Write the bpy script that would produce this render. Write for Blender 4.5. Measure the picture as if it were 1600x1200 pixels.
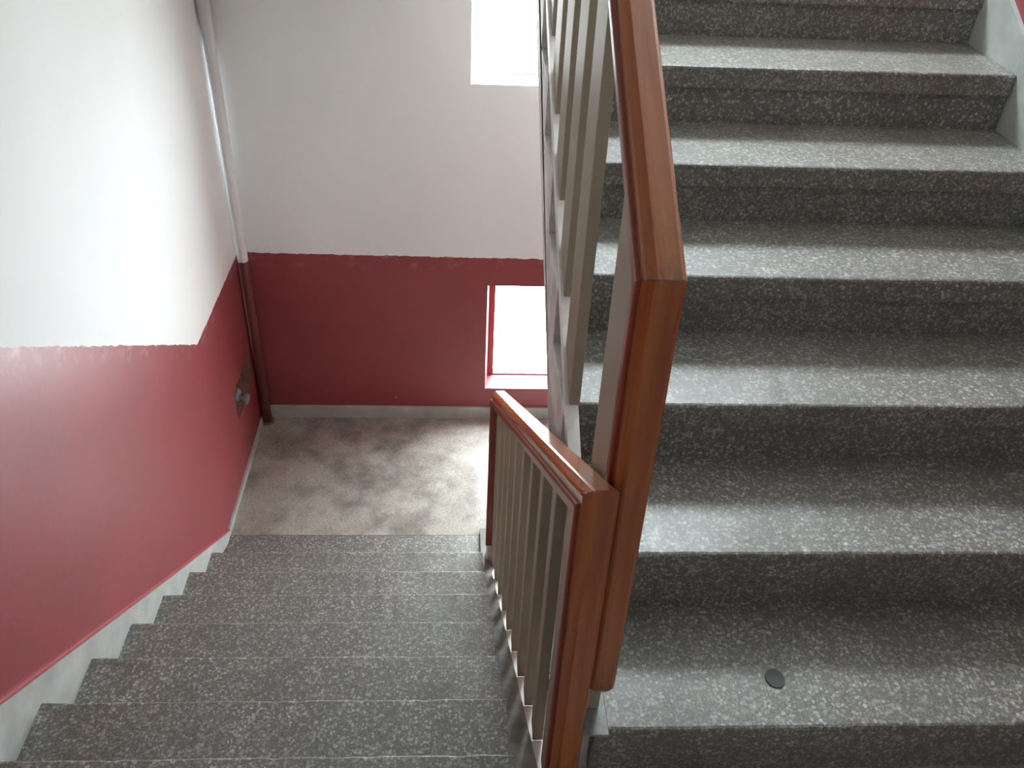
import bpy, bmesh, math, random
from mathutils import Vector, Matrix
random.seed(7)
S = bpy.context.scene
for o in list(bpy.data.objects):
    bpy.data.objects.remove(o, do_unlink=True)
COL = S.collection

# ------------------------------------------------------------------ camera
cam_d = bpy.data.cameras.new('camera')
cam_d.sensor_width = 36.0
cam_d.lens = 1390.6 * 36.0 / 1600.0
cam_d.clip_start = 0.02
cam = bpy.data.objects.new('camera', cam_d)
COL.objects.link(cam)
_r = Vector((0.99836222, -0.03976987, 0.04112453))
_u = Vector((-0.00952137, 0.59331324, 0.80491536))
_f = Vector((0.05641111, 0.80398865, -0.59196287))
cam.matrix_world = Matrix(((_r.x, _u.x, -_f.x, -0.5463), (_r.y, _u.y, -_f.y, -0.9589),
                           (_r.z, _u.z, -_f.z, 1.5199), (0, 0, 0, 1)))
S.camera = cam

# ------------------------------------------------------------------ exposure
S.view_settings.view_transform = 'Standard'
S.view_settings.look = 'None'
S.view_settings.gamma = 1.0
S.view_settings.use_curve_mapping = False
S.view_settings.exposure = 2.2

# ------------------------------------------------------------------ sky
SKY = 18.0
W = bpy.data.worlds.new('overcast_sky')
S.world = W
W.use_nodes = True
wn, wl = W.node_tree.nodes, W.node_tree.links
wn.clear()
w_tc = wn.new('ShaderNodeTexCoord')
w_sep = wn.new('ShaderNodeSeparateXYZ')
w_map = wn.new('ShaderNodeMapRange')
w_map.inputs['From Min'].default_value = -0.15
w_map.inputs['From Max'].default_value = 0.15
w_ramp = wn.new('ShaderNodeValToRGB')
w_ramp.color_ramp.elements[0].color = (0.52, 0.54, 0.55, 1)
w_ramp.color_ramp.elements[1].color = (0.85, 0.935, 1.0, 1)
w_bg = wn.new('ShaderNodeBackground')
w_bg.inputs['Strength'].default_value = SKY
w_out = wn.new('ShaderNodeOutputWorld')
wl.new(w_tc.outputs['Generated'], w_sep.inputs[0])
wl.new(w_sep.outputs['Z'], w_map.inputs['Value'])
wl.new(w_map.outputs['Result'], w_ramp.inputs['Fac'])
wl.new(w_ramp.outputs['Color'], w_bg.inputs['Color'])
wl.new(w_bg.outputs['Background'], w_out.inputs['Surface'])

# ------------------------------------------------------------------ dimensions
H = 0.16                      # rise
G = 0.2985                    # going of the flight that climbs
GL = 0.24672                  # going of the flight that descends
XL, XR = -1.565, 1.010        # side walls
YF = 2.690                    # window wall
YB = -2.30                    # wall behind the landing
ZL = -1.385                   # half landing
Z0 = -0.160                   # storey landing
ZU = 1.12                     # upper half landing
YL0, ZL0 = 0.1185, -0.2648    # first nosing of the descending flight
SR, SL = H / G, -H / GL       # slopes
NL0 = ZL0 - SL * YL0          # nosing line of the descending flight at Y = 0
LAND_Y = YL0 + 7 * GL         # joint on the half landing
def XTE(y): return -0.422 - 0.020 * y        # tread ends beside the rail
def XE(y): return -0.362 - 0.036 * y         # outer edge of the kerb
def XC(y): return -0.343 - 0.036 * y         # centre line of the descending rail

# windows: x0, x1, z0, z1 at the wall face, inset, depth
WINS = [(-0.428, 0.33, -1.196, -0.594, 0.012, 0.09),
        (-0.520, 0.33, 0.350, 0.905, 0.018, 0.10),
        (-0.450, 0.90, 2.020, 2.760, 0.050, 0.13)]
for i, (x0, x1, z0, z1, ins, dep) in enumerate(WINS):
    lname = ('window_low_daylight', 'window_small_daylight', 'window_upper_landing_offscreen')[i]
    ld = bpy.data.lights.new(lname, 'AREA')
    ld.shape = 'RECTANGLE'
    ld.size, ld.size_y = (x1 - x0), (z1 - z0)
    ld.cycles.is_portal = True
    lo = bpy.data.objects.new(lname, ld)
    lo.location = ((x0 + x1) / 2, YF + dep + 0.06, (z0 + z1) / 2)
    lo.rotation_euler = (-math.pi / 2, 0, 0)
    COL.objects.link(lo)

# ================================================================== materials
def newmat(name):
    m = bpy.data.materials.new(name)
    m.use_nodes = True
    nt = m.node_tree
    b = nt.nodes['Principled BSDF']
    return m, nt.nodes, nt.links, b

def N(nodes, t, **kw):
    n = nodes.new(t)
    for k, v in kw.items():
        if k in n.inputs:
            n.inputs[k].default_value = v
        else:
            setattr(n, k, v)
    return n

def ramp(nodes, stops, interp='LINEAR'):
    n = nodes.new('ShaderNodeValToRGB')
    cr = n.color_ramp
    cr.interpolation = interp
    while len(cr.elements) < len(stops):
        cr.elements.new(0.5)
    for e, (p, c) in zip(cr.elements, stops):
        e.position = p
        e.color = (*c, 1) if len(c) == 3 else c
    return n

def mixc(nodes, links, fac, a, b, mode='MIX'):
    n = nodes.new('ShaderNodeMix')
    n.data_type = 'RGBA'
    n.blend_type = mode
    for sock, v in ((n.inputs[0], fac), (n.inputs[6], a), (n.inputs[7], b)):
        if hasattr(v, 'links') or hasattr(v, 'is_linked'):
            links.new(v, sock)
        elif isinstance(v, (int, float)):
            sock.default_value = v
        else:
            sock.default_value = (*v, 1)
    return n.outputs[2]

def math_(nodes, links, op, a, b=None, c=None):
    n = nodes.new('ShaderNodeMath')
    n.operation = op
    for s, v in zip(n.inputs, (a, b, c)):
        if v is None:
            continue
        if hasattr(v, 'is_linked'):
            links.new(v, s)
        else:
            s.default_value = v
    return n.outputs[0]

def terrazzo(name, chip=(0.37, 0.36, 0.345), base=(0.142, 0.131, 0.113), scale=125.0, rough=0.40,
             dirt=(0.095, 0.086, 0.070), dirt_amt=0.5, chips=1.0, bump=0.12):
    m, n, l, b = newmat(name)
    tc = N(n, 'ShaderNodeTexCoord')
    wob = N(n, 'ShaderNodeTexNoise', Scale=60.0, Detail=2.0)
    l.new(tc.outputs['Object'], wob.inputs['Vector'])
    off = n.new('ShaderNodeVectorMath'); off.operation = 'SCALE'
    l.new(wob.outputs['Color'], off.inputs[0]); off.inputs['Scale'].default_value = 0.012
    add = n.new('ShaderNodeVectorMath'); add.operation = 'ADD'
    l.new(tc.outputs['Object'], add.inputs[0]); l.new(off.outputs[0], add.inputs[1])
    v = N(n, 'ShaderNodeTexVoronoi', Scale=scale)
    l.new(add.outputs[0], v.inputs['Vector'])
    v2 = N(n, 'ShaderNodeTexVoronoi', Scale=scale * 2.1)
    l.new(add.outputs[0], v2.inputs['Vector'])
    # chips: cells picked at random, shrunk inside their cell
    sep = n.new('ShaderNodeSeparateColor'); l.new(v.outputs['Color'], sep.inputs[0])
    pick = math_(n, l, 'GREATER_THAN', sep.outputs[0], 0.45)
    edge = ramp(n, [(0.0, (1, 1, 1)), (0.38, (1, 1, 1)), (0.62, (0, 0, 0))])
    l.new(v.outputs['Distance'], edge.inputs['Fac'])
    fac = math_(n, l, 'MULTIPLY', pick, edge.outputs['Color'])
    fac = math_(n, l, 'MULTIPLY', fac, chips)
    sep2 = n.new('ShaderNodeSeparateColor'); l.new(v2.outputs['Color'], sep2.inputs[0])
    pick2 = math_(n, l, 'GREATER_THAN', sep2.outputs[0], 0.60)
    edge2 = ramp(n, [(0.0, (1, 1, 1)), (0.35, (1, 1, 1)), (0.6, (0, 0, 0))])
    l.new(v2.outputs['Distance'], edge2.inputs['Fac'])
    fac2 = math_(n, l, 'MULTIPLY', math_(n, l, 'MULTIPLY', pick2, edge2.outputs['Color']), 0.6 * chips)
    tint = ramp(n, [(0.0, chip), (0.35, tuple(c * 0.72 for c in chip)), (0.6, (chip[0] * 0.78, chip[1] * 0.68, chip[2] * 0.58)),
                    (0.8, tuple(min(1, c * 1.25) for c in chip)), (1.0, tuple(c * 0.5 for c in chip))])
    l.new(sep.outputs[1], tint.inputs['Fac'])
    fine = N(n, 'ShaderNodeTexNoise', Scale=240.0, Detail=3.0, Roughness=0.7)
    l.new(tc.outputs['Object'], fine.inputs['Vector'])
    bas = ramp(n, [(0.3, tuple(c * 0.55 for c in base)), (0.7, tuple(c * 1.5 for c in base))])
    l.new(fine.outputs[0], bas.inputs['Fac'])
    c1 = mixc(n, l, fac2, bas.outputs['Color'], tint.outputs['Color'])
    c2 = mixc(n, l, fac, c1, tint.outputs['Color'])
    big = N(n, 'ShaderNodeTexNoise', Scale=5.5, Detail=6.0, Roughness=0.62)
    l.new(tc.outputs['Object'], big.inputs['Vector'])
    br = ramp(n, [(0.42, (0, 0, 0)), (0.72, (1, 1, 1))])
    l.new(big.outputs[0], br.inputs['Fac'])
    dfac = math_(n, l, 'MULTIPLY', br.outputs['Color'], dirt_amt)
    c3 = mixc(n, l, dfac, c2, dirt)
    l.new(c3, b.inputs['Base Color'])
    rr = N(n, 'ShaderNodeMapRange')
    l.new(big.outputs[0], rr.inputs['Value'])
    rr.inputs['From Min'].default_value = 0.3; rr.inputs['From Max'].default_value = 0.7
    rr.inputs['To Min'].default_value = rough - 0.06; rr.inputs['To Max'].default_value = rough + 0.12
    l.new(rr.outputs[0], b.inputs['Roughness'])
    bp = N(n, 'ShaderNodeBump', Strength=bump, Distance=0.002)
    l.new(fine.outputs[0], bp.inputs['Height'])
    l.new(bp.outputs[0], b.inputs['Normal'])
    return m

TERR = terrazzo('terrazzo_tread')
TERR_LAND = terrazzo('terrazzo_landing', chip=(0.46, 0.43, 0.39), base=(0.36, 0.335, 0.295), scale=140.0, rough=0.15,
                     dirt=(0.07, 0.06, 0.048), dirt_amt=0.8, chips=0.35, bump=0.05)

WHITE_P = (0.84, 0.85, 0.84)
RED_P = (0.285, 0.054, 0.062)
def wallmat(name, mode):
    """white plaster above, red oil paint below; the paint line follows the stairs"""
    m, n, l, b = newmat(name)
    g = N(n, 'ShaderNodeNewGeometry')
    sp = n.new('ShaderNodeSeparateXYZ'); l.new(g.outputs['Position'], sp.inputs[0])
    X, Y, Z = sp.outputs
    if mode == 'left':
        z = math_(n, l, 'MULTIPLY_ADD', Y, -0.664, -0.437 + 0.664 * 1.936)
        z = math_(n, l, 'MAXIMUM', z, -0.437)
        zb = math_(n, l, 'MINIMUM', z, Z0 + 0.95)
    elif mode == 'right':
        z = math_(n, l, 'MULTIPLY_ADD', Y, SR, 0.95)
        z = math_(n, l, 'MINIMUM', z, ZU + 0.95)
        zb = math_(n, l, 'MAXIMUM', z, Z0 + 0.95)
    elif mode == 'far':
        zb = math_(n, l, 'MULTIPLY_ADD', X, -0.006, -0.449)
    else:
        zb = None
    ns = N(n, 'ShaderNodeTexNoise', Scale=26.0, Detail=3.0)
    l.new(g.outputs['Position'], ns.inputs['Vector'])
    if zb is not None:
        jit = math_(n, l, 'MULTIPLY_ADD', ns.outputs[0], 0.016, -0.008)
        zz = math_(n, l, 'ADD', Z, jit)
        red = math_(n, l, 'LESS_THAN', zz, zb)
        if mode == 'far':      # the next landing has its own painted band
            r2 = math_(n, l, 'MULTIPLY', math_(n, l, 'GREATER_THAN', Z, ZU - 0.02), math_(n, l, 'LESS_THAN', Z, ZU + 0.90))
            red = math_(n, l, 'MAXIMUM', red, r2)
    else:
        red = 0.0
    mot = N(n, 'ShaderNodeTexNoise', Scale=3.0, Detail=4.0)
    l.new(g.outputs['Position'], mot.inputs['Vector'])
    rr = ramp(n, [(0.3, tuple(c * 0.93 for c in RED_P)), (0.7, tuple(c * 1.08 for c in RED_P))])
    l.new(mot.outputs[0], rr.inputs['Fac'])
    wr = ramp(n, [(0.3, tuple(c * 0.965 for c in WHITE_P)), (0.7, WHITE_P)])
    l.new(mot.outputs[0], wr.inputs['Fac'])
    # a few chips knocked out of the paint, and pale scuffs just under the paint line
    vs = N(n, 'ShaderNodeTexVoronoi', Scale=7.0)
    l.new(g.outputs['Position'], vs.inputs['Vector'])
    ch = math_(n, l, 'LESS_THAN', vs.outputs['Distance'], 0.045)
    sc = N(n, 'ShaderNodeSeparateColor'); l.new(vs.outputs['Color'], sc.inputs[0])
    ch = math_(n, l, 'MULTIPLY', ch, math_(n, l, 'GREATER_THAN', sc.outputs[0], 0.72))
    redc = mixc(n, l, math_(n, l, 'MULTIPLY', ch, 0.45), rr.outputs['Color'], (0.62, 0.45, 0.43))
    if zb is not None:
        below = math_(n, l, 'SUBTRACT', zb, Z)
        near = math_(n, l, 'LESS_THAN', below, 0.075)
        s2 = N(n, 'ShaderNodeTexNoise', Scale=14.0, Detail=5.0, Roughness=0.65)
        l.new(g.outputs['Position'], s2.inputs['Vector'])
        s2r = ramp(n, [(0.52, (0, 0, 0)), (0.74, (1, 1, 1))]); l.new(s2.outputs[0], s2r.inputs['Fac'])
        fall = N(n, 'ShaderNodeMapRange')
        l.new(below, fall.inputs['Value'])
        fall.inputs['From Min'].default_value = 0.0; fall.inputs['From Max'].default_value = 0.08
        fall.inputs['To Min'].default_value = 0.55; fall.inputs['To Max'].default_value = 0.0
        sf = math_(n, l, 'MULTIPLY', math_(n, l, 'MULTIPLY', s2r.outputs['Color'], fall.outputs[0]), near)
        redc = mixc(n, l, sf, redc, (0.60, 0.42, 0.41))
    c = mixc(n, l, red, wr.outputs['Color'], redc)
    l.new(c, b.inputs['Base Color'])
    rg = math_(n, l, 'MULTIPLY_ADD', red, -0.32, 0.70)
    l.new(rg, b.inputs['Roughness'])
    f = N(n, 'ShaderNodeTexNoise', Scale=55.0, Detail=4.0)
    l.new(g.outputs['Position'], f.inputs['Vector'])
    bp = N(n, 'ShaderNodeBump', Strength=0.10, Distance=0.004)
    l.new(f.outputs[0], bp.inputs['Height'])
    l.new(bp.outputs[0], b.inputs['Normal'])
    return m

def plain(name, col, rough=0.6, metal=0.0, var=0.12, scale=12.0, spec=0.5):
    m, n, l, b = newmat(name)
    tc = N(n, 'ShaderNodeTexCoord')
    ns = N(n, 'ShaderNodeTexNoise', Scale=scale, Detail=5.0, Roughness=0.6)
    l.new(tc.outputs['Object'], ns.inputs['Vector'])
    r = ramp(n, [(0.3, tuple(c * (1 - var) for c in col)), (0.7, tuple(min(1, c * (1 + var)) for c in col))])
    l.new(ns.outputs[0], r.inputs['Fac'])
    l.new(r.outputs['Color'], b.inputs['Base Color'])
    b.inputs['Roughness'].default_value = rough
    b.inputs['Metallic'].default_value = metal
    b.inputs['Specular IOR Level'].default_value = spec
    return m

def wood(name, light, dark, rough=0.17, knots=True, spec=0.5, joint=None):
    """varnished wood, grain along the U direction of the swept UVs (metres)"""
    m, n, l, b = newmat(name)
    uv = N(n, 'ShaderNodeUVMap')
    mp = N(n, 'ShaderNodeMapping')
    mp.inputs['Scale'].default_value = (2.2, 55.0, 1.0)
    l.new(uv.outputs[0], mp.inputs['Vector'])
    ns = N(n, 'ShaderNodeTexNoise', Scale=1.0, Detail=6.0, Roughness=0.6, Distortion=0.4)
    l.new(mp.outputs[0], ns.inputs['Vector'])
    r = ramp(n, [(0.30, dark), (0.55, tuple((a + b_) / 2 for a, b_ in zip(light, dark))), (0.75, light)])
    l.new(ns.outputs[0], r.inputs['Fac'])
    col = r.outputs['Color']
    mp2 = N(n, 'ShaderNodeMapping')
    mp2.inputs['Scale'].default_value = (5.0, 22.0, 1.0)
    mp2.inputs['Location'].default_value = (0.37, 0.21, 0)
    l.new(uv.outputs[0], mp2.inputs['Vector'])
    if knots:
        v = N(n, 'ShaderNodeTexVoronoi', Scale=1.0)
        l.new(mp2.outputs[0], v.inputs['Vector'])
        kr = ramp(n, [(0.06, (1, 1, 1)), (0.13, (0, 0, 0))])
        l.new(v.outputs['Distance'], kr.inputs['Fac'])
        sc = N(n, 'ShaderNodeSeparateColor'); l.new(v.outputs['Color'], sc.inputs[0])
        kf = math_(n, l, 'MULTIPLY', kr.outputs['Color'], math_(n, l, 'GREATER_THAN', sc.outputs[0], 0.60))
        col = mixc(n, l, kf, col, tuple(c * 0.22 for c in dark))
    # worn, grimy patches
    gr = N(n, 'ShaderNodeTexNoise', Scale=1.0, Detail=5.0, Roughness=0.7)
    mp3 = N(n, 'ShaderNodeMapping'); mp3.inputs['Scale'].default_value = (9.0, 40.0, 1.0)
    l.new(uv.outputs[0], mp3.inputs['Vector']); l.new(mp3.outputs[0], gr.inputs['Vector'])
    gg = ramp(n, [(0.60, (0, 0, 0)), (0.78, (1, 1, 1))]); l.new(gr.outputs[0], gg.inputs['Fac'])
    col = mixc(n, l, math_(n, l, 'MULTIPLY', gg.outputs['Color'], 0.35), col, tuple(c * 0.4 for c in dark))
    if joint is not None:      # grime rubbed in near the mitre joint (u = 0)
        su = n.new('ShaderNodeSeparateXYZ'); l.new(uv.outputs[0], su.inputs[0])
        nj = N(n, 'ShaderNodeTexNoise', Scale=1.0, Detail=4.0, Roughness=0.7)
        mj = N(n, 'ShaderNodeMapping'); mj.inputs['Scale'].default_value = (16.0, 70.0, 1.0)
        l.new(uv.outputs[0], mj.inputs['Vector']); l.new(mj.outputs[0], nj.inputs['Vector'])
        gd = ramp(n, [(0.0, (1, 1, 1)), (0.16, (0, 0, 0))]); l.new(su.outputs[0], gd.inputs['Fac'])
        gn = ramp(n, [(0.46, (0, 0, 0)), (0.66, (1, 1, 1))]); l.new(nj.outputs[0], gn.inputs['Fac'])
        gf = math_(n, l, 'MULTIPLY', gd.outputs['Color'], gn.outputs['Color'])
        ed = math_(n, l, 'LESS_THAN', su.outputs[0], 0.0022)
        gf = math_(n, l, 'MAXIMUM', math_(n, l, 'MULTIPLY', gf, 0.7), math_(n, l, 'MULTIPLY', ed, 0.85))
        col = mixc(n, l, gf, col, (0.045, 0.030, 0.015))
    l.new(col, b.inputs['Base Color'])
    b.inputs['Roughness'].default_value = rough
    b.inputs['Specular IOR Level'].default_value = spec
    bp = N(n, 'ShaderNodeBump', Strength=0.05, Distance=0.001)
    l.new(ns.outputs[0], bp.inputs['Height'])
    l.new(bp.outputs[0], b.inputs['Normal'])
    return m

def glassmat():
    m = bpy.data.materials.new('window_glass'); m.use_nodes = True
    n, l = m.node_tree.nodes, m.node_tree.links
    n.clear()
    t = n.new('ShaderNodeBsdfTransparent'); t.inputs[0].default_value = (0.94, 0.96, 0.95, 1)
    gl = n.new('ShaderNodeBsdfGlossy'); gl.inputs['Roughness'].default_value = 0.03
    mx = n.new('ShaderNodeMixShader'); mx.inputs[0].default_value = 0.05
    o = n.new('ShaderNodeOutputMaterial')
    l.new(t.outputs[0], mx.inputs[1]); l.new(gl.outputs[0], mx.inputs[2]); l.new(mx.outputs[0], o.inputs[0])
    return m

def pipemat():
    m, n, l, b = newmat('painted_pipe')
    g = N(n, 'ShaderNodeNewGeometry')
    sp = n.new('ShaderNodeSeparateXYZ'); l.new(g.outputs['Position'], sp.inputs[0])
    ns = N(n, 'ShaderNodeTexNoise', Scale=20.0); l.new(g.outputs['Position'], ns.inputs['Vector'])
    zz = math_(n, l, 'ADD', sp.outputs[2], math_(n, l, 'MULTIPLY', ns.outputs[0], 0.03))
    red = math_(n, l, 'LESS_THAN', zz, -0.44)
    c = mixc(n, l, red, (0.80, 0.81, 0.82), (0.19, 0.060, 0.055))
    l.new(c, b.inputs['Base Color'])
    b.inputs['Roughness'].default_value = 0.35
    return m

M_LEFT, M_RIGHT, M_FAR, M_WHITE = wallmat('plaster_left', 'left'), wallmat('plaster_right', 'right'), wallmat('plaster_far', 'far'), wallmat('plaster_white', 'none')
M_SKIRT = plain('grey_skirting_render', (0.42, 0.43, 0.41), 0.7, var=0.18, scale=9)
M_REDTRIM = plain('red_paint_edge', (0.40, 0.10, 0.115), 0.45, var=0.06)
M_REDREV = plain('red_paint_reveal', RED_P, 0.42, var=0.05)
M_FRAME = plain('grey_green_window_frame', (0.46, 0.50, 0.46), 0.5, var=0.08)
M_WHITEREV = plain('white_paint_reveal', (0.74, 0.77, 0.74), 0.5, var=0.04)
M_WOOD = wood('varnished_wood', (0.46, 0.140, 0.042), (0.24, 0.056, 0.017), joint=True)
M_WOOD_RED = wood('varnished_wood_moulding', (0.30, 0.055, 0.025), (0.16, 0.026, 0.014), knots=False, rough=0.30)
M_SLAT = plain('beige_painted_baluster', (0.315, 0.258, 0.190), 0.5, var=0.08, scale=6)
M_BAR = plain('white_painted_rail', (0.70, 0.66, 0.63), 0.5, var=0.10, scale=15)
M_KERB = plain('grey_concrete_kerb', (0.16, 0.155, 0.135), 0.7, var=0.35, scale=16)
M_SIDE = plain('painted_stair_side', (0.62, 0.57, 0.54), 0.7, var=0.35, scale=8)
M_BODY = plain('stair_concrete', (0.40, 0.38, 0.35), 0.8, var=0.2)
M_STEEL = plain('dull_steel', (0.34, 0.37, 0.40), 0.35, metal=0.6)
M_PLATE = plain('worn_light_plate', (0.20, 0.205, 0.19), 0.45, var=0.4, scale=40)
M_PLUG = plain('dark_rubber_plug', (0.028, 0.032, 0.028), 0.6)
M_NICHE = plain('rough_niche_render', (0.22, 0.11, 0.10), 0.8, var=0.25)
M_PIPE = pipemat()
M_GLASS = glassmat()
M_BRASS = plain('old_brass', (0.20, 0.15, 0.07), 0.45, metal=0.5)

# ================================================================== helpers
def props(o, label=None, cat=None, group=None, kind=None):
    if label: o['label'] = label
    if cat: o['category'] = cat
    if group: o['group'] = group
    if kind: o['kind'] = kind
    return o

def empty(name, loc):
    o = bpy.data.objects.new(name, None)
    o.empty_display_size = 0.1
    o.location = loc
    COL.objects.link(o)
    return o

def obj(name, bm, mat, parent=None, smooth=False, mats=None):
    """link a bmesh given in world coordinates as one mesh object"""
    if parent is not None:
        loc = Vector((0, 0, 0)); p = parent
        while p is not None:
            loc += p.location; p = p.parent
        bmesh.ops.translate(bm, verts=bm.verts, vec=-loc)
    bmesh.ops.recalc_face_normals(bm, faces=bm.faces)
    me = bpy.data.meshes.new(name)
    bm.to_mesh(me); bm.free()
    for mm in (mats or [mat]):
        me.materials.append(mm)
    if smooth:
        for p in me.polygons: p.use_smooth = True
    o = bpy.data.objects.new(name, me)
    COL.objects.link(o)
    if parent is not None: o.parent = parent
    return o

def prism(bm, poly, xa, xb, nx=1):
    """YZ polygon extruded in X between xa(y) and xb(y)"""
    fa = xa if callable(xa) else (lambda y: xa)
    fb = xb if callable(xb) else (lambda y: xb)
    rings = []
    for i in range(nx + 1):
        t = i / nx
        rings.append([bm.verts.new((fa(y) * (1 - t) + fb(y) * t, y, z)) for y, z in poly])
    k = len(poly)
    for i in range(nx):
        for j in range(k):
            bm.faces.new((rings[i][j], rings[i][(j + 1) % k], rings[i + 1][(j + 1) % k], rings[i + 1][j]))
    bm.faces.new(rings[0][::-1]); bm.faces.new(rings[-1])
    return bm

def box(bm, x0, x1, y0, y1, z0, z1):
    return prism(bm, [(y0, z0), (y1, z0), (y1, z1), (y0, z1)], x0, x1)

def bevel(bm, off=0.004, seg=2):
    bmesh.ops.recalc_face_normals(bm, faces=bm.faces)
    es = [e for e in bm.edges if len(e.link_faces) == 2 and e.calc_face_angle(0) > 0.5]
    bmesh.ops.bevel(bm, geom=es, offset=off, segments=seg, affect='EDGES', profile=0.5)
    return bm

def cyl(bm, p0, p1, r, seg=20, r1=None):
    p0, p1 = Vector(p0), Vector(p1)
    d = (p1 - p0).normalized()
    a = d.orthogonal().normalized(); b = d.cross(a)
    r1 = r if r1 is None else r1
    A = [bm.verts.new(p0 + (a * math.cos(t) + b * math.sin(t)) * r) for t in [2 * math.pi * i / seg for i in range(seg)]]
    B = [bm.verts.new(p1 + (a * math.cos(t) + b * math.sin(t)) * r1) for t in [2 * math.pi * i / seg for i in range(seg)]]
    for i in range(seg):
        bm.faces.new((A[i], A[(i + 1) % seg], B[(i + 1) % seg], B[i]))
    bm.faces.new(A[::-1]); bm.faces.new(B)
    return bm

def struct(name, bm, mat, parent=None, mats=None):
    o = obj(name, bm, mat, parent, mats=mats)
    if parent is None: o['kind'] = 'structure'
    return o

# ================================================================== the room shell
# wall_left with the niche left open
NY0, NY1, NZ0, NZ1, ND = 2.27, 2.585, -1.085, -0.925, 0.10
T = 0.18
def wall_with_holes(name, mat, axis, face, back, a0, a1, z0, z1, holes):
    """a slab made of a grid of cells around its rectangular holes"""
    bm = bmesh.new()
    As = sorted({a0, a1, *[h[0] for h in holes], *[h[1] for h in holes]})
    Zs = sorted({z0, z1, *[h[2] for h in holes], *[h[3] for h in holes]})
    def P(d, a, z): return (d, a, z) if axis == 'x' else (a, d, z)
    def solid(i, j):
        if i < 0 or j < 0 or i >= len(As) - 1 or j >= len(Zs) - 1: return False
        ca, cz = (As[i] + As[i + 1]) / 2, (Zs[j] + Zs[j + 1]) / 2
        return not any(h[0] < ca < h[1] and h[2] < cz < h[3] for h in holes)
    V = {}
    def v(d, i, j):
        k = (d, i, j)
        if k not in V: V[k] = bm.verts.new(P(d, As[i], Zs[j]))
        return V[k]
    for i in range(len(As) - 1):
        for j in range(len(Zs) - 1):
            if not solid(i, j): continue
            bm.faces.new((v(face, i, j), v(face, i + 1, j), v(face, i + 1, j + 1), v(face, i, j + 1)))
            bm.faces.new((v(back, i, j), v(back, i, j + 1), v(back, i + 1, j + 1), v(back, i + 1, j)))
            for (di, dj, e) in ((-1, 0, ((i, j), (i, j + 1))), (1, 0, ((i + 1, j), (i + 1, j + 1))),
                                (0, -1, ((i, j), (i + 1, j))), (0, 1, ((i, j + 1), (i + 1, j + 1)))):
                if not solid(i + di, j + dj):
                    (p, q), (r_, s) = e
                    bm.faces.new((v(face, p, q), v(face, r_, s), v(back, r_, s), v(back, p, q)))
    return struct(name, bm, mat)

ZBOT, ZTOP = -2.85, 3.80
wall_with_holes('wall_left', M_LEFT, 'x', XL, XL - T, YB, YF, ZBOT, ZTOP, [(NY0, NY1, NZ0, NZ1)])
wall_with_holes('wall_right', M_RIGHT, 'x', XR, XR + T, YB, YF, ZBOT, ZTOP, [])
wall_with_holes('wall_far', M_FAR, 'y', YF, YF + T, XL - T, XR + T, ZBOT, ZTOP, [w[:4] for w in WINS])
wall_with_holes('wall_rear', M_WHITE, 'y', YB, YB - T, XL - T, XR + T, ZBOT, ZTOP, [])
bm = bmesh.new(); box(bm, XL - T, XR + T, YB - T, YF + T, ZTOP, ZTOP + 0.15)
struct('ceiling', bm, M_WHITE)

# half landing: polished floor behind the terrazzo edge strip
bm = bmesh.new(); box(bm, XL, XR, LAND_Y, YF, ZL - 0.16, ZL)
struct('floor', bm, TERR_LAND)
# storey landing the photographer stands on
bm = bmesh.new()
prism(bm, [(YB, Z0 - 0.16), (-0.125, Z0 - 0.16), (-0.125, Z0), (YB, Z0)], XL, XR)
struct('floor', bm, TERR_LAND)
bm = bmesh.new(); box(bm, -0.285, XR, -0.125, 0.012, Z0 - 0.16, Z0)
struct('floor', bm, TERR_LAND)
# upper half landing, next storey, ground
bm = bmesh.new(); box(bm, XL, XR, 7 * G + 0.03, YF, ZU - 0.16, ZU)
struct('floor', bm, TERR_LAND)
bm = bmesh.new(); box(bm, XL, XR, YB, -0.12, 2.27, 2.42)
struct('ceiling', bm, M_WHITE)
bm = bmesh.new(); box(bm, XL, XR, YB, YF, ZBOT - 0.12, ZBOT)
struct('floor', bm, TERR_LAND)

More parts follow.
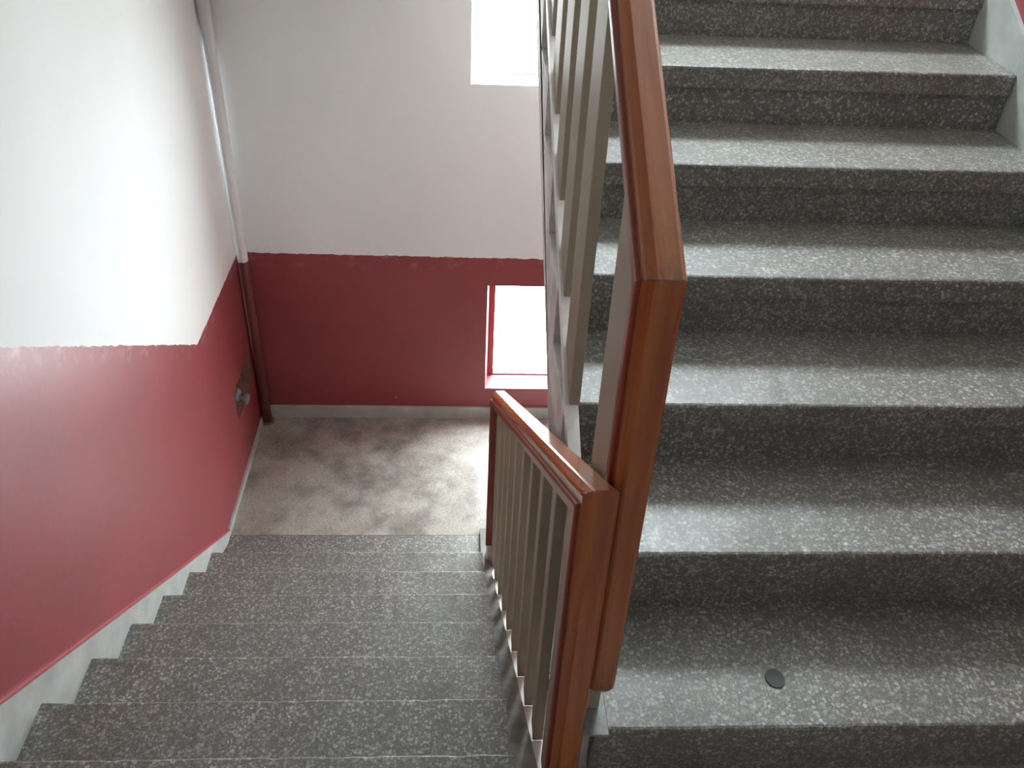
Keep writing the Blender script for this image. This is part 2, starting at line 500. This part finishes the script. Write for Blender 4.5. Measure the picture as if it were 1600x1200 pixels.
# windows: splayed reveal, frame, pane
for i, (x0, x1, z0, z1, ins, dep) in enumerate(WINS):
    rev = M_REDREV if i == 0 else M_WHITEREV
    yo, yi = YF, YF + dep
    a0, a1, c0, c1 = x0 + ins, x1 - ins, z0 + (0.022 if i == 0 else 0.012), z1 - 0.008
    bm = bmesh.new()
    O = [bm.verts.new(p) for p in ((x0, yo, z0), (x1, yo, z0), (x1, yo, z1), (x0, yo, z1))]
    I = [bm.verts.new(p) for p in ((a0, yi, c0), (a1, yi, c0), (a1, yi, c1), (a0, yi, c1))]
    K = [bm.verts.new(p) for p in ((x0, yi, z0), (x1, yi, z0), (x1, yi, z1), (x0, yi, z1))]
    for j in range(4):
        k = (j + 1) % 4
        bm.faces.new((O[j], O[k], I[k], I[j]))
        bm.faces.new((I[j], I[k], K[k], K[j]))
        bm.faces.new((O[j], K[j], K[k], O[k]))
    w = struct('window_%d' % (i + 1), bm, rev)
    props(w, ['low window with red painted reveal beside the landing floor', 'small window with white reveal high above the red band',
              'wide window above the upper half landing'][i])
    fw_ = 0.042 if i == 0 else 0.046
    bm = bmesh.new()
    yf0, yf1 = yi + 0.001, yi + 0.035
    fi = fw_ - .012
    fb = 0.008 if i == 0 else fi
    for (p0, p1, q0, q1) in ((a0 - .02, a0 + fi, c0 - .02, c1 + .02), (a1 - fi, a1 + .02, c0 - .02, c1 + .02),
                             (a0 + fi, a1 - fi, c0 - .02, c0 + fb), (a0 + fi, a1 - fi, c1 - fi, c1 + .02)):
        box(bm, p0, p1, yf0, yf1, q0, q1)
    obj('window_frame', bm, M_REDREV if i == 0 else M_FRAME, w)
    bm = bmesh.new(); box(bm, (a0 + a1) / 2 - 0.012 + 0.16, (a0 + a1) / 2 + 0.012 + 0.16, yf0, yf1, c0 + fb, c1 - fi)
    obj('mullion', bm, M_FRAME, w)
    bm = bmesh.new(); box(bm, a0 + fi, a1 - fi, yi + 0.015, yi + 0.019, c0 + fb, c1 - fi)
    obj('pane', bm, M_GLASS, w)

# skirtings
SKT = 0.010
LA = NL0 + 0.090           # height of the red edge over the nosing line: 9 cm at the top, running out at the landing
y_a, y_b = -0.115, LAND_Y + 0.005
def sk_top(y): return NL0 + SL * y + 0.088 - 0.046 * (y - 0.25)
saw = [(y_a, sk_top(y_a)), (0.6, sk_top(0.6)), (1.2, sk_top(1.2)), (y_b, max(sk_top(y_b), ZL + 0.022)), (y_b, ZL - 0.02)]
low = [(y, NL0 + SL * y - 0.20) for y in (1.2, 0.6, y_a)]
bm = bmesh.new(); prism(bm, saw + low, XL, XL + SKT)
struct('baseboard_left', bm, M_SKIRT)
bm = bmesh.new()
top = saw[:4]
prism(bm, [(y, z + 0.006) for y, z in top] + [(y, z) for y, z in reversed(top)], XL, XL + SKT + 0.001)
struct('trim_1', bm, M_REDTRIM)
bm = bmesh.new(); box(bm, XL, XL + SKT, y_b, YF, ZL, ZL + 0.030)
struct('baseboard_left', bm, M_SKIRT)
bm = bmesh.new(); box(bm, XL + SKT, XR, YF - 0.012, YF, ZL, ZL + 0.072)
struct('baseboard_far', bm, M_SKIRT)
bm = bmesh.new()
prism(bm, [(-0.10, -0.10 * SR + 0.07), (7 * G, 7 * G * SR + 0.07), (7 * G, 7 * G * SR - 0.2), (-0.10, -0.10 * SR - 0.12)], XR - 0.014, XR)
struct('baseboard_right', bm, M_SKIRT)

# niche in the left wall with a pipe valve
nb = bmesh.new()
r_ = [(NY0, NZ0), (NY1, NZ0), (NY1, NZ1), (NY0, NZ1)]
A = [nb.verts.new((XL - 0.001, y, z)) for y, z in r_]
B = [nb.verts.new((XL - ND, y + (0.02 if y < 2.4 else -0.02), z + (0.02 if z < -1 else -0.02))) for y, z in r_]
C_ = [nb.verts.new((XL - ND - 0.02, y, z)) for y, z in r_]
for j in range(4):
    k = (j + 1) % 4
    nb.faces.new((A[j], A[k], B[k], B[j])); nb.faces.new((A[j], C_[j], C_[k], A[k]))
nb.faces.new(B); nb.faces.new(C_)
nic = obj('wall_niche', nb, M_NICHE)
props(nic, 'dark broken-out niche in the red wall beside the corner pipe', 'niche', kind='structure')

# ================================================================== stairs
def tread(bm, y_n, y_back, z, xa, xb, th=0.058, jitter=True, seed=0):
    """slab with a rounded, slightly chipped nosing; y_n is the nosing, y_back the far/inner side"""
    s = 1 if y_back > y_n else -1
    r = 0.007
    prof = [(y_n, z - th), (y_n, z - r), (y_n + s * r * 0.3, z - r * 0.3), (y_n + s * r, z), (y_back, z), (y_back, z - th)]
    nx = 40
    prism(bm, prof, xa, xb, nx)
    rnd = random.Random(seed)
    if jitter:
        k = len(prof)
        bm.verts.ensure_lookup_table()
        off = [rnd.gauss(0, 0.0014) for _ in range(nx + 1)]
        for i in range(nx + 1):
            a = off[i]
            for j in (1, 2, 3):
                v = bm.verts[i * k + j]
                v.co.y += s * abs(a) * (1.3 if j == 2 else 1.0); v.co.z -= abs(a) * 0.4
    return bm

def tread_obj(bm, parent):
    return obj('tread', bm, TERR, parent)

XLI, XRI = XL + 0.003, XR - 0.003
# ---- the flight that climbs
up = empty('stair_flight', (0.36, 0.0, Z0))
props(up, 'wide grey terrazzo stairs climbing away beside the tall railing', 'stairs', 'flights of the staircase')
XT = -0.287
NUP = 8
for n in range(NUP):
    z = n * H
    if n < NUP - 1:
        bm = bmesh.new(); tread(bm, n * G, (n + 1) * G + 0.012, z, XT, XRI, seed=n)
        t = tread_obj(bm, up)
        if n == 0:
            bm = bmesh.new(); cyl(bm, (0.090, 0.111, -0.002), (0.090, 0.111, 0.0025), 0.0195, 32)
            for v in bm.verts: v.co.y = 0.111 + (v.co.y - 0.111) * 1.14
            pl = obj('plug', bm, M_PLUG, t)
            pl['label'] = 'small dark round plug set into the lowest tread'
    zb = (n - 1) * H if n else Z0
    bm = bmesh.new(); box(bm, XT, XRI, n * G + 0.012, n * G + 0.035, zb, z - 0.058 if n < NUP - 1 else z - 0.16)
    obj('riser', bm, TERR, up)
bm = bmesh.new(); tread(bm, 7 * G, 7 * G + 0.03, ZU, XT, XRI, seed=20)
tread_obj(bm, up)
# concrete body under the treads
pts = [(0.035, Z0 - 0.30)]
pts = [(0.035, -0.058 - 0.16)]
prof = []
for n in range(7):
    prof += [(n * G + 0.035, n * H - 0.058), ((n + 1) * G + 0.035, n * H - 0.058)]
prof += [(7 * G + 0.03, ZU - 0.16), (7 * G + 0.03, 7 * G * SR - 0.34), (0.55, 0.55 * SR - 0.47), (0.035, 0.035 * SR - 0.44)]
prof = [p for i, p in enumerate(prof)]
bm = bmesh.new(); prism(bm, prof, -0.314, XRI)
obj('flight_body', bm, M_SIDE, up)

# ---- the flight that descends to the half landing
dn = empty('stair_flight', (-1.0, 0.9, ZL))
props(dn, 'grey terrazzo stairs descending along the red wall to the half landing', 'stairs', 'flights of the staircase')
for k in range(0, 7):
    yn, z = YL0 + k * GL, ZL0 - k * H
    yb = yn - GL - 0.012
    bm = bmesh.new(); tread(bm, yn, yb, z, XLI, XTE, th=0.045, seed=40 + k)
    tread_obj(bm, dn)
    bm = bmesh.new(); box(bm, XLI, -0.425 - 0.02 * yn, yn - 0.035, yn - 0.012, z - H, z - 0.045)
    obj('riser', bm, TERR, dn)
# edge strip of the landing
bm = bmesh.new(); prism(bm, [(YL0 + 6 * GL - 0.012, ZL - 0.05), (LAND_Y - 0.003, ZL - 0.05), (LAND_Y - 0.003, ZL + 0.001), (YL0 + 6 * GL - 0.012, ZL + 0.001)], XLI, XTE)
obj('landing_strip', bm, TERR, dn)
prof = []
for k in range(0, 7):
    yn, z = YL0 + k * GL - 0.035, ZL0 - k * H - 0.045
    prof += [(yn - GL, z), (yn, z)]
prof += [(YL0 + 6 * GL - 0.035, ZL - 0.16), (YL0 - 1 * GL - GL, ZL0 - H)]
prof[-2:] = [(YL0 + 6 * GL - 0.035, ZL - 0.05), (YL0 + 6 * GL - 0.035, ZL - 0.16), (YL0 - GL, ZL0 - 0.21)]
bm = bmesh.new(); prism(bm, prof, XLI, XTE)
obj('flight_body', bm, M_BODY, dn)
# sloping kerb between tread ends and railing
kz = NL0 - 0.085
ke = LAND_Y + 0.02
bm = bmesh.new()
prism(bm, [(-0.10, kz + SL * -0.10), (0.9, kz + SL * 0.9), (1.68, kz + SL * 1.68), (ke, ZL + 0.02), (ke, ZL - 0.16), (1.6, ZL - 0.16), (-0.10, kz - 0.33)], XTE, XE)
obj('kerb', bm, M_KERB, dn)

# ---- the flight below, from the half landing down towards the viewer, and the one above
low_f = empty('stair_flight', (0.36, 1.0, ZBOT))
props(low_f, 'lower stairs dropping from the half landing under the climbing flight', 'stairs', 'flights of the staircase')
for k in range(0, 8):
    z = ZL - k * H; ye = LAND_Y - k * GL
    bm = bmesh.new(); box(bm, -0.28, XRI, ye - GL, ye - 0.003, z - H - 0.05, z - H)
    obj('tread', bm, TERR, low_f)
    bm = bmesh.new(); box(bm, -0.28, XRI, ye - 0.03, ye - 0.005, z - H, z - 0.002)
    obj('riser', bm, TERR, low_f)
bm = bmesh.new(); prism(bm, [(LAND_Y, ZL - 0.17), (LAND_Y, ZL - 0.45), (LAND_Y - 7 * GL, ZBOT), (LAND_Y - 8 * GL, ZBOT), (LAND_Y - 8 * GL, ZL - 8 * H - 0.06), (LAND_Y - GL, ZL - H - 0.06)], -0.28, XRI)
obj('flight_body', bm, M_SIDE, low_f)
top_f = empty('stair_flight', (-1.0, 1.0, ZU))
props(top_f, 'upper stairs rising overhead from the upper half landing', 'stairs', 'flights of the staircase')
for k in range(0, 8):
    z = ZU + (k + 1) * H; ys = 7 * G + 0.02 - k * 0.27
    bm = bmesh.new(); box(bm, XLI, -0.42, ys - 0.28, ys, z - 0.05, z)
    obj('tread', bm, TERR, top_f)
bm = bmesh.new(); prism(bm, [(7 * G + 0.02, ZU), (7 * G + 0.02, ZU + 0.10), (-0.08, ZU + 8 * H - 0.06), (-0.08, ZU + 8 * H - 0.16), ], XLI, -0.42)
obj('flight_body', bm, M_WHITE, top_f)

# ================================================================== railings
def rail_profile(w, deep):
    """cap of the handrail in (a across, b outward); b = 0 is the outer face"""
    h = w / 2
    pts = [(-h + 0.016, 0.0), (-h + 0.012, -0.0012), (-h + 0.003, -0.0085), (-h, -0.013), (-h, -0.030),
           (h, -0.030), (h, -0.010), (h - 0.0025, -0.004), (h - 0.008, 0.0)]
    return pts
def mould_profile(w):
    h = w / 2
    # the backing strip stands proud of the cap on the open side
    return [(-h - 0.003, -0.0295), (-h - 0.0055, -0.0312), (-h - 0.007, -0.035), (-h - 0.007, -0.050), (-h - 0.004, -0.053),
            (h - 0.008, -0.053), (h - 0.004, -0.050), (h - 0.004, -0.0295)]

def sweep(bm, prof, path, nrm, xc, uv=True):
    """prof (a,b) swept along path [(y,z)], offsetting b along the given (y,z) mitre normals"""
    L = [0.0]
    for (y0, z0), (y1, z1) in zip(path, path[1:]):
        L.append(L[-1] + math.hypot(y1 - y0, z1 - z0))
    rings = []
    for (y, z), (ny, nz) in zip(path, nrm):
        rings.append([bm.verts.new((xc(y) + a, y + b * ny, z + b * nz)) for a, b in prof])
    lay = bm.loops.layers.uv.verify()
    per = [0.0]
    k = len(prof)
    for j in range(k):
        a, b = prof[j], prof[(j + 1) % k]
        per.append(per[-1] + math.hypot(a[0] - b[0], a[1] - b[1]))
    for i in range(len(path) - 1):
        for j in range(k):
            f = bm.faces.new((rings[i][j], rings[i][(j + 1) % k], rings[i + 1][(j + 1) % k], rings[i + 1][j]))
            for lp, (u_, v_) in zip(f.loops, ((L[i], per[j]), (L[i], per[j + 1]), (L[i + 1], per[j + 1]), (L[i + 1], per[j]))):
                lp[lay].uv = (u_, v_)
    for ring, u_ in ((rings[0][::-1], L[0]), (rings[-1], L[-1])):
        f = bm.faces.new(ring)
        for lp, (a, b) in zip(f.loops, prof): lp[lay].uv = (u_ + b, a)
    return bm

def mitre(n0, n1):
    s = (n0[0] + n1[0], n0[1] + n1[1])
    d = s[0] * n0[0] + s[1] * n0[1]
    return (s[0] / d, s[1] / d)

def copy_part(o, parent, dy, dz, dx=0.0):
    c = o.copy(); COL.objects.link(c); c.parent = parent
    c.location = (o.location.x + dx, o.location.y + dy, o.location.z + dz)
    return c

# ---- railing of the climbing flight
YR, ZK, WR = 0.02, 0.964, 0.056
XRC = -0.286
rr = empty('stair_railing', (XRC, 0.05, 0.0))
props(rr, 'tall wooden railing with beige balusters rising beside the climbing stairs', 'railing', 'railings of the staircase')
nv = (-1.0, 0.0)
ls = math.hypot(1, SR); ns_ = (-SR / ls, 1 / ls)
mk = mitre(nv, ns_)
yend = 2.20
slope_end = (yend, ZK + SR * (yend - YR))
xcr = lambda y: XRC
post_path = [(YR + 0.004, 0.088), (YR, 0.100), (YR, ZK)]
for nm, prof, mat in (('newel', rail_profile(WR, 0), M_WOOD),):
    bm = bmesh.new(); sweep(bm, prof, post_path, [nv, nv, mk], xcr)
    # round the foot of the newel
    bm.verts.ensure_lookup_table()
    for v in bm.verts:
        if v.co.z < 0.095: v.co.x = XRC + (v.co.x - XRC) * 0.62
    newel = obj(nm, bm, mat, rr)
bm = bmesh.new(); sweep(bm, mould_profile(WR), [(YR, 0.12), (YR, ZK)], [nv, mk], xcr)
obj('newel_moulding', bm, M_WOOD_RED, newel)
bm = bmesh.new(); sweep(bm, rail_profile(WR, 0), [(YR, ZK), slope_end], [mk, ns_], xcr)
hr = obj('handrail', bm, M_WOOD, rr)
bm = bmesh.new(); sweep(bm, mould_profile(WR), [(YR, ZK), slope_end], [mk, ns_], xcr)
obj('handrail_moulding', bm, M_WOOD_RED, hr)
# sloping white bottom rail standing against the tread ends
bm = bmesh.new()
prism(bm, [(0.07, 0.07 * SR), (7 * G, 7 * G * SR), (7 * G, 7 * G * SR - 0.05), (0.07, 0.07 * SR - 0.05)], -0.315, -0.2875)
obj('bottom_rail', bm, M_BAR, rr)
def under_r(y): return ZK + SR * (y - YR) - 0.052
first = None
BT = 0.135
for i in range(7):
    y = 0.595 + 0.2452 * i
    if first is None:
        bm = bmesh.new()
        prism(bm, [(y, y * SR), (y + BT, y * SR), (y + BT, under_r(y + BT)), (y, under_r(y))], -0.3085, -0.2845)
        bevel(bm, 0.002, 1)
        first = obj('baluster', bm, M_SLAT, rr); y00 = y
    elif y < 2.05:
        copy_part(first, rr, y - y00, (y - y00) * SR)
# the wide board next to the newel and the batten behind the newel
bm = bmesh.new()
prism(bm, [(0.118, 0.063), (0.262, 0.14), (0.262, under_r(0.262)), (0.118, under_r(0.118))], -0.3085, -0.2845)
bevel(bm, 0.002, 1)
obj('board', bm, M_SLAT, rr)
bm = bmesh.new(); box(bm, -0.316, -0.270, 0.0755, 0.104, 0.06, under_r(0.08))
bevel(bm, 0.002, 1)
obj('batten', bm, M_SLAT, rr)
bm = bmesh.new(); box(bm, -0.334, -0.276, 0.046, 0.104, 0.0, 0.086)
bevel(bm, 0.002, 1)
obj('foot_block', bm, M_SLAT, rr)
bm = bmesh.new(); box(bm, -0.322, -0.262, -0.012, 0.105, -0.001, 0.003)
bevel(bm, 0.002, 1)
obj('base_plate', bm, M_PLATE, rr)

# ---- railing of the descending flight
YP, ZP, WL = -0.03, 0.648, 0.054
rl = empty('stair_railing', (XC(0.8), 0.8, ZL))
props(rl, 'wooden railing with closely set balusters running down to the half landing', 'railing', 'railings of the staircase')
ls = math.hypot(1, SL); nsl = (-SL / ls, 1 / ls)
mk1 = mitre(nv, nsl)
YE2 = 1.725
ZE2 = ZP + SL * (YE2 - YP)
nf = (1.0, 0.0)
mk2 = mitre(nsl, nf)
bm = bmesh.new(); sweep(bm, rail_profile(WL, 0), [(YP, -0.16), (YP, ZP)], [nv, mk1], XC)
nw = obj('newel', bm, M_WOOD, rl)
bm = bmesh.new(); sweep(bm, mould_profile(WL), [(YP, -0.16), (YP, ZP)], [nv, mk1], XC)
obj('newel_moulding', bm, M_WOOD_RED, nw)
bm = bmesh.new(); sweep(bm, rail_profile(WL, 0), [(YP, ZP), (YE2, ZE2)], [mk1, mk2], XC)
hl = obj('handrail', bm, M_WOOD, rl)
bm = bmesh.new(); sweep(bm, mould_profile(WL), [(YP, ZP), (YE2, ZE2)], [mk1, mk2], XC)
obj('handrail_moulding', bm, M_WOOD_RED, hl)
bm = bmesh.new(); sweep(bm, rail_profile(WL, 0), [(YE2, ZE2), (YE2, ZL + 0.115)], [mk2, nf], XC)
ep = obj('end_post', bm, M_WOOD, rl)
bm = bmesh.new(); sweep(bm, mould_profile(WL), [(YE2, ZE2), (YE2, ZL + 0.115)], [mk2, nf], XC)
obj('end_post_moulding', bm, M_WOOD_RED, ep)
bz = NL0 - 0.105
bm = bmesh.new()
prism(bm, [(-0.05, bz + SL * -0.05), (1.70, bz + SL * 1.70), (1.70, bz + SL * 1.70 - 0.06), (-0.05, bz + SL * -0.05 - 0.06)], lambda y: XE(y) + 0.0005, lambda y: XE(y) + 0.031)
obj('bottom_rail', bm, M_BAR, rl)
def under_l(y): return ZP + SL * (y - YP) - 0.062
first = None
BW = 0.055
y = 0.105
while y < 1.63:
    if first is None:
        y00 = y
        bm = bmesh.new()
        prism(bm, [(y, bz + SL * y), (y + BW, bz + SL * y), (y + BW, under_l(y + BW)), (y, under_l(y))], XC(y) - 0.012, XC(y) + 0.012)
        bevel(bm, 0.002, 1)
        first = obj('baluster', bm, M_SLAT, rl)
    else:
        copy_part(first, rl, y - y00, (y - y00) * SL, XC(y) - XC(y00))
    y += 0.1685
bm = bmesh.new(); box(bm, XC(0.0) - 0.012, XC(0.0) + 0.012, 0.027, 0.055, -0.20, under_l(0.05))
obj('batten', bm, M_SLAT, rl)
bm = bmesh.new(); box(bm, XC(1.7) - 0.030, XC(1.7) + 0.02, 1.675, 1.725, ZL - 0.002, ZL + 0.118)
bevel(bm, 0.004, 1)
obj('base_block', bm, M_BAR, rl)

# ================================================================== corner pipe and valve
pp = empty('heating_pipe', (XL + 0.029, 2.642, ZL))
props(pp, 'vertical pipe in the corner, painted white above and dark red below', 'pipe')
bm = bmesh.new(); cyl(bm, (XL + 0.030, 2.642, ZL), (XL + 0.030, 2.642, ZU - 0.16), 0.0235, 24)
obj('pipe_run', bm, M_PIPE, pp, smooth=False)
for p in bpy.data.objects['pipe_run'].data.polygons: p.use_smooth = len(p.vertices) == 4
bm = bmesh.new(); cyl(bm, (XL + 0.030, 2.642, ZL - 0.001), (XL + 0.030, 2.642, ZL + 0.012), 0.034, 24)
obj('floor_collar', bm, M_PIPE, pp)
va = empty('pipe_valve', (XL - 0.03, 2.42, -1.02))
props(va, 'grey valve on a short pipe stub inside the dark niche', 'valve')
bm = bmesh.new(); cyl(bm, (XL - 0.035, 2.30, -1.015), (XL - 0.035, 2.584, -0.985), 0.017, 16)
obj('stub', bm, M_BRASS, va)
bm = bmesh.new(); cyl(bm, (XL - 0.035, 2.315, -1.013), (XL - 0.035, 2.39, -1.005), 0.034, 8)
obj('valve_body', bm, M_STEEL, va)
bm = bmesh.new(); cyl(bm, (XL - 0.02, 2.35, -1.01), (XL + 0.025, 2.345, -1.012), 0.012, 12)
cyl(bm, (XL + 0.025, 2.345, -1.012), (XL + 0.037, 2.343, -1.013), 0.026, 16)
obj('handwheel', bm, M_STEEL, va)
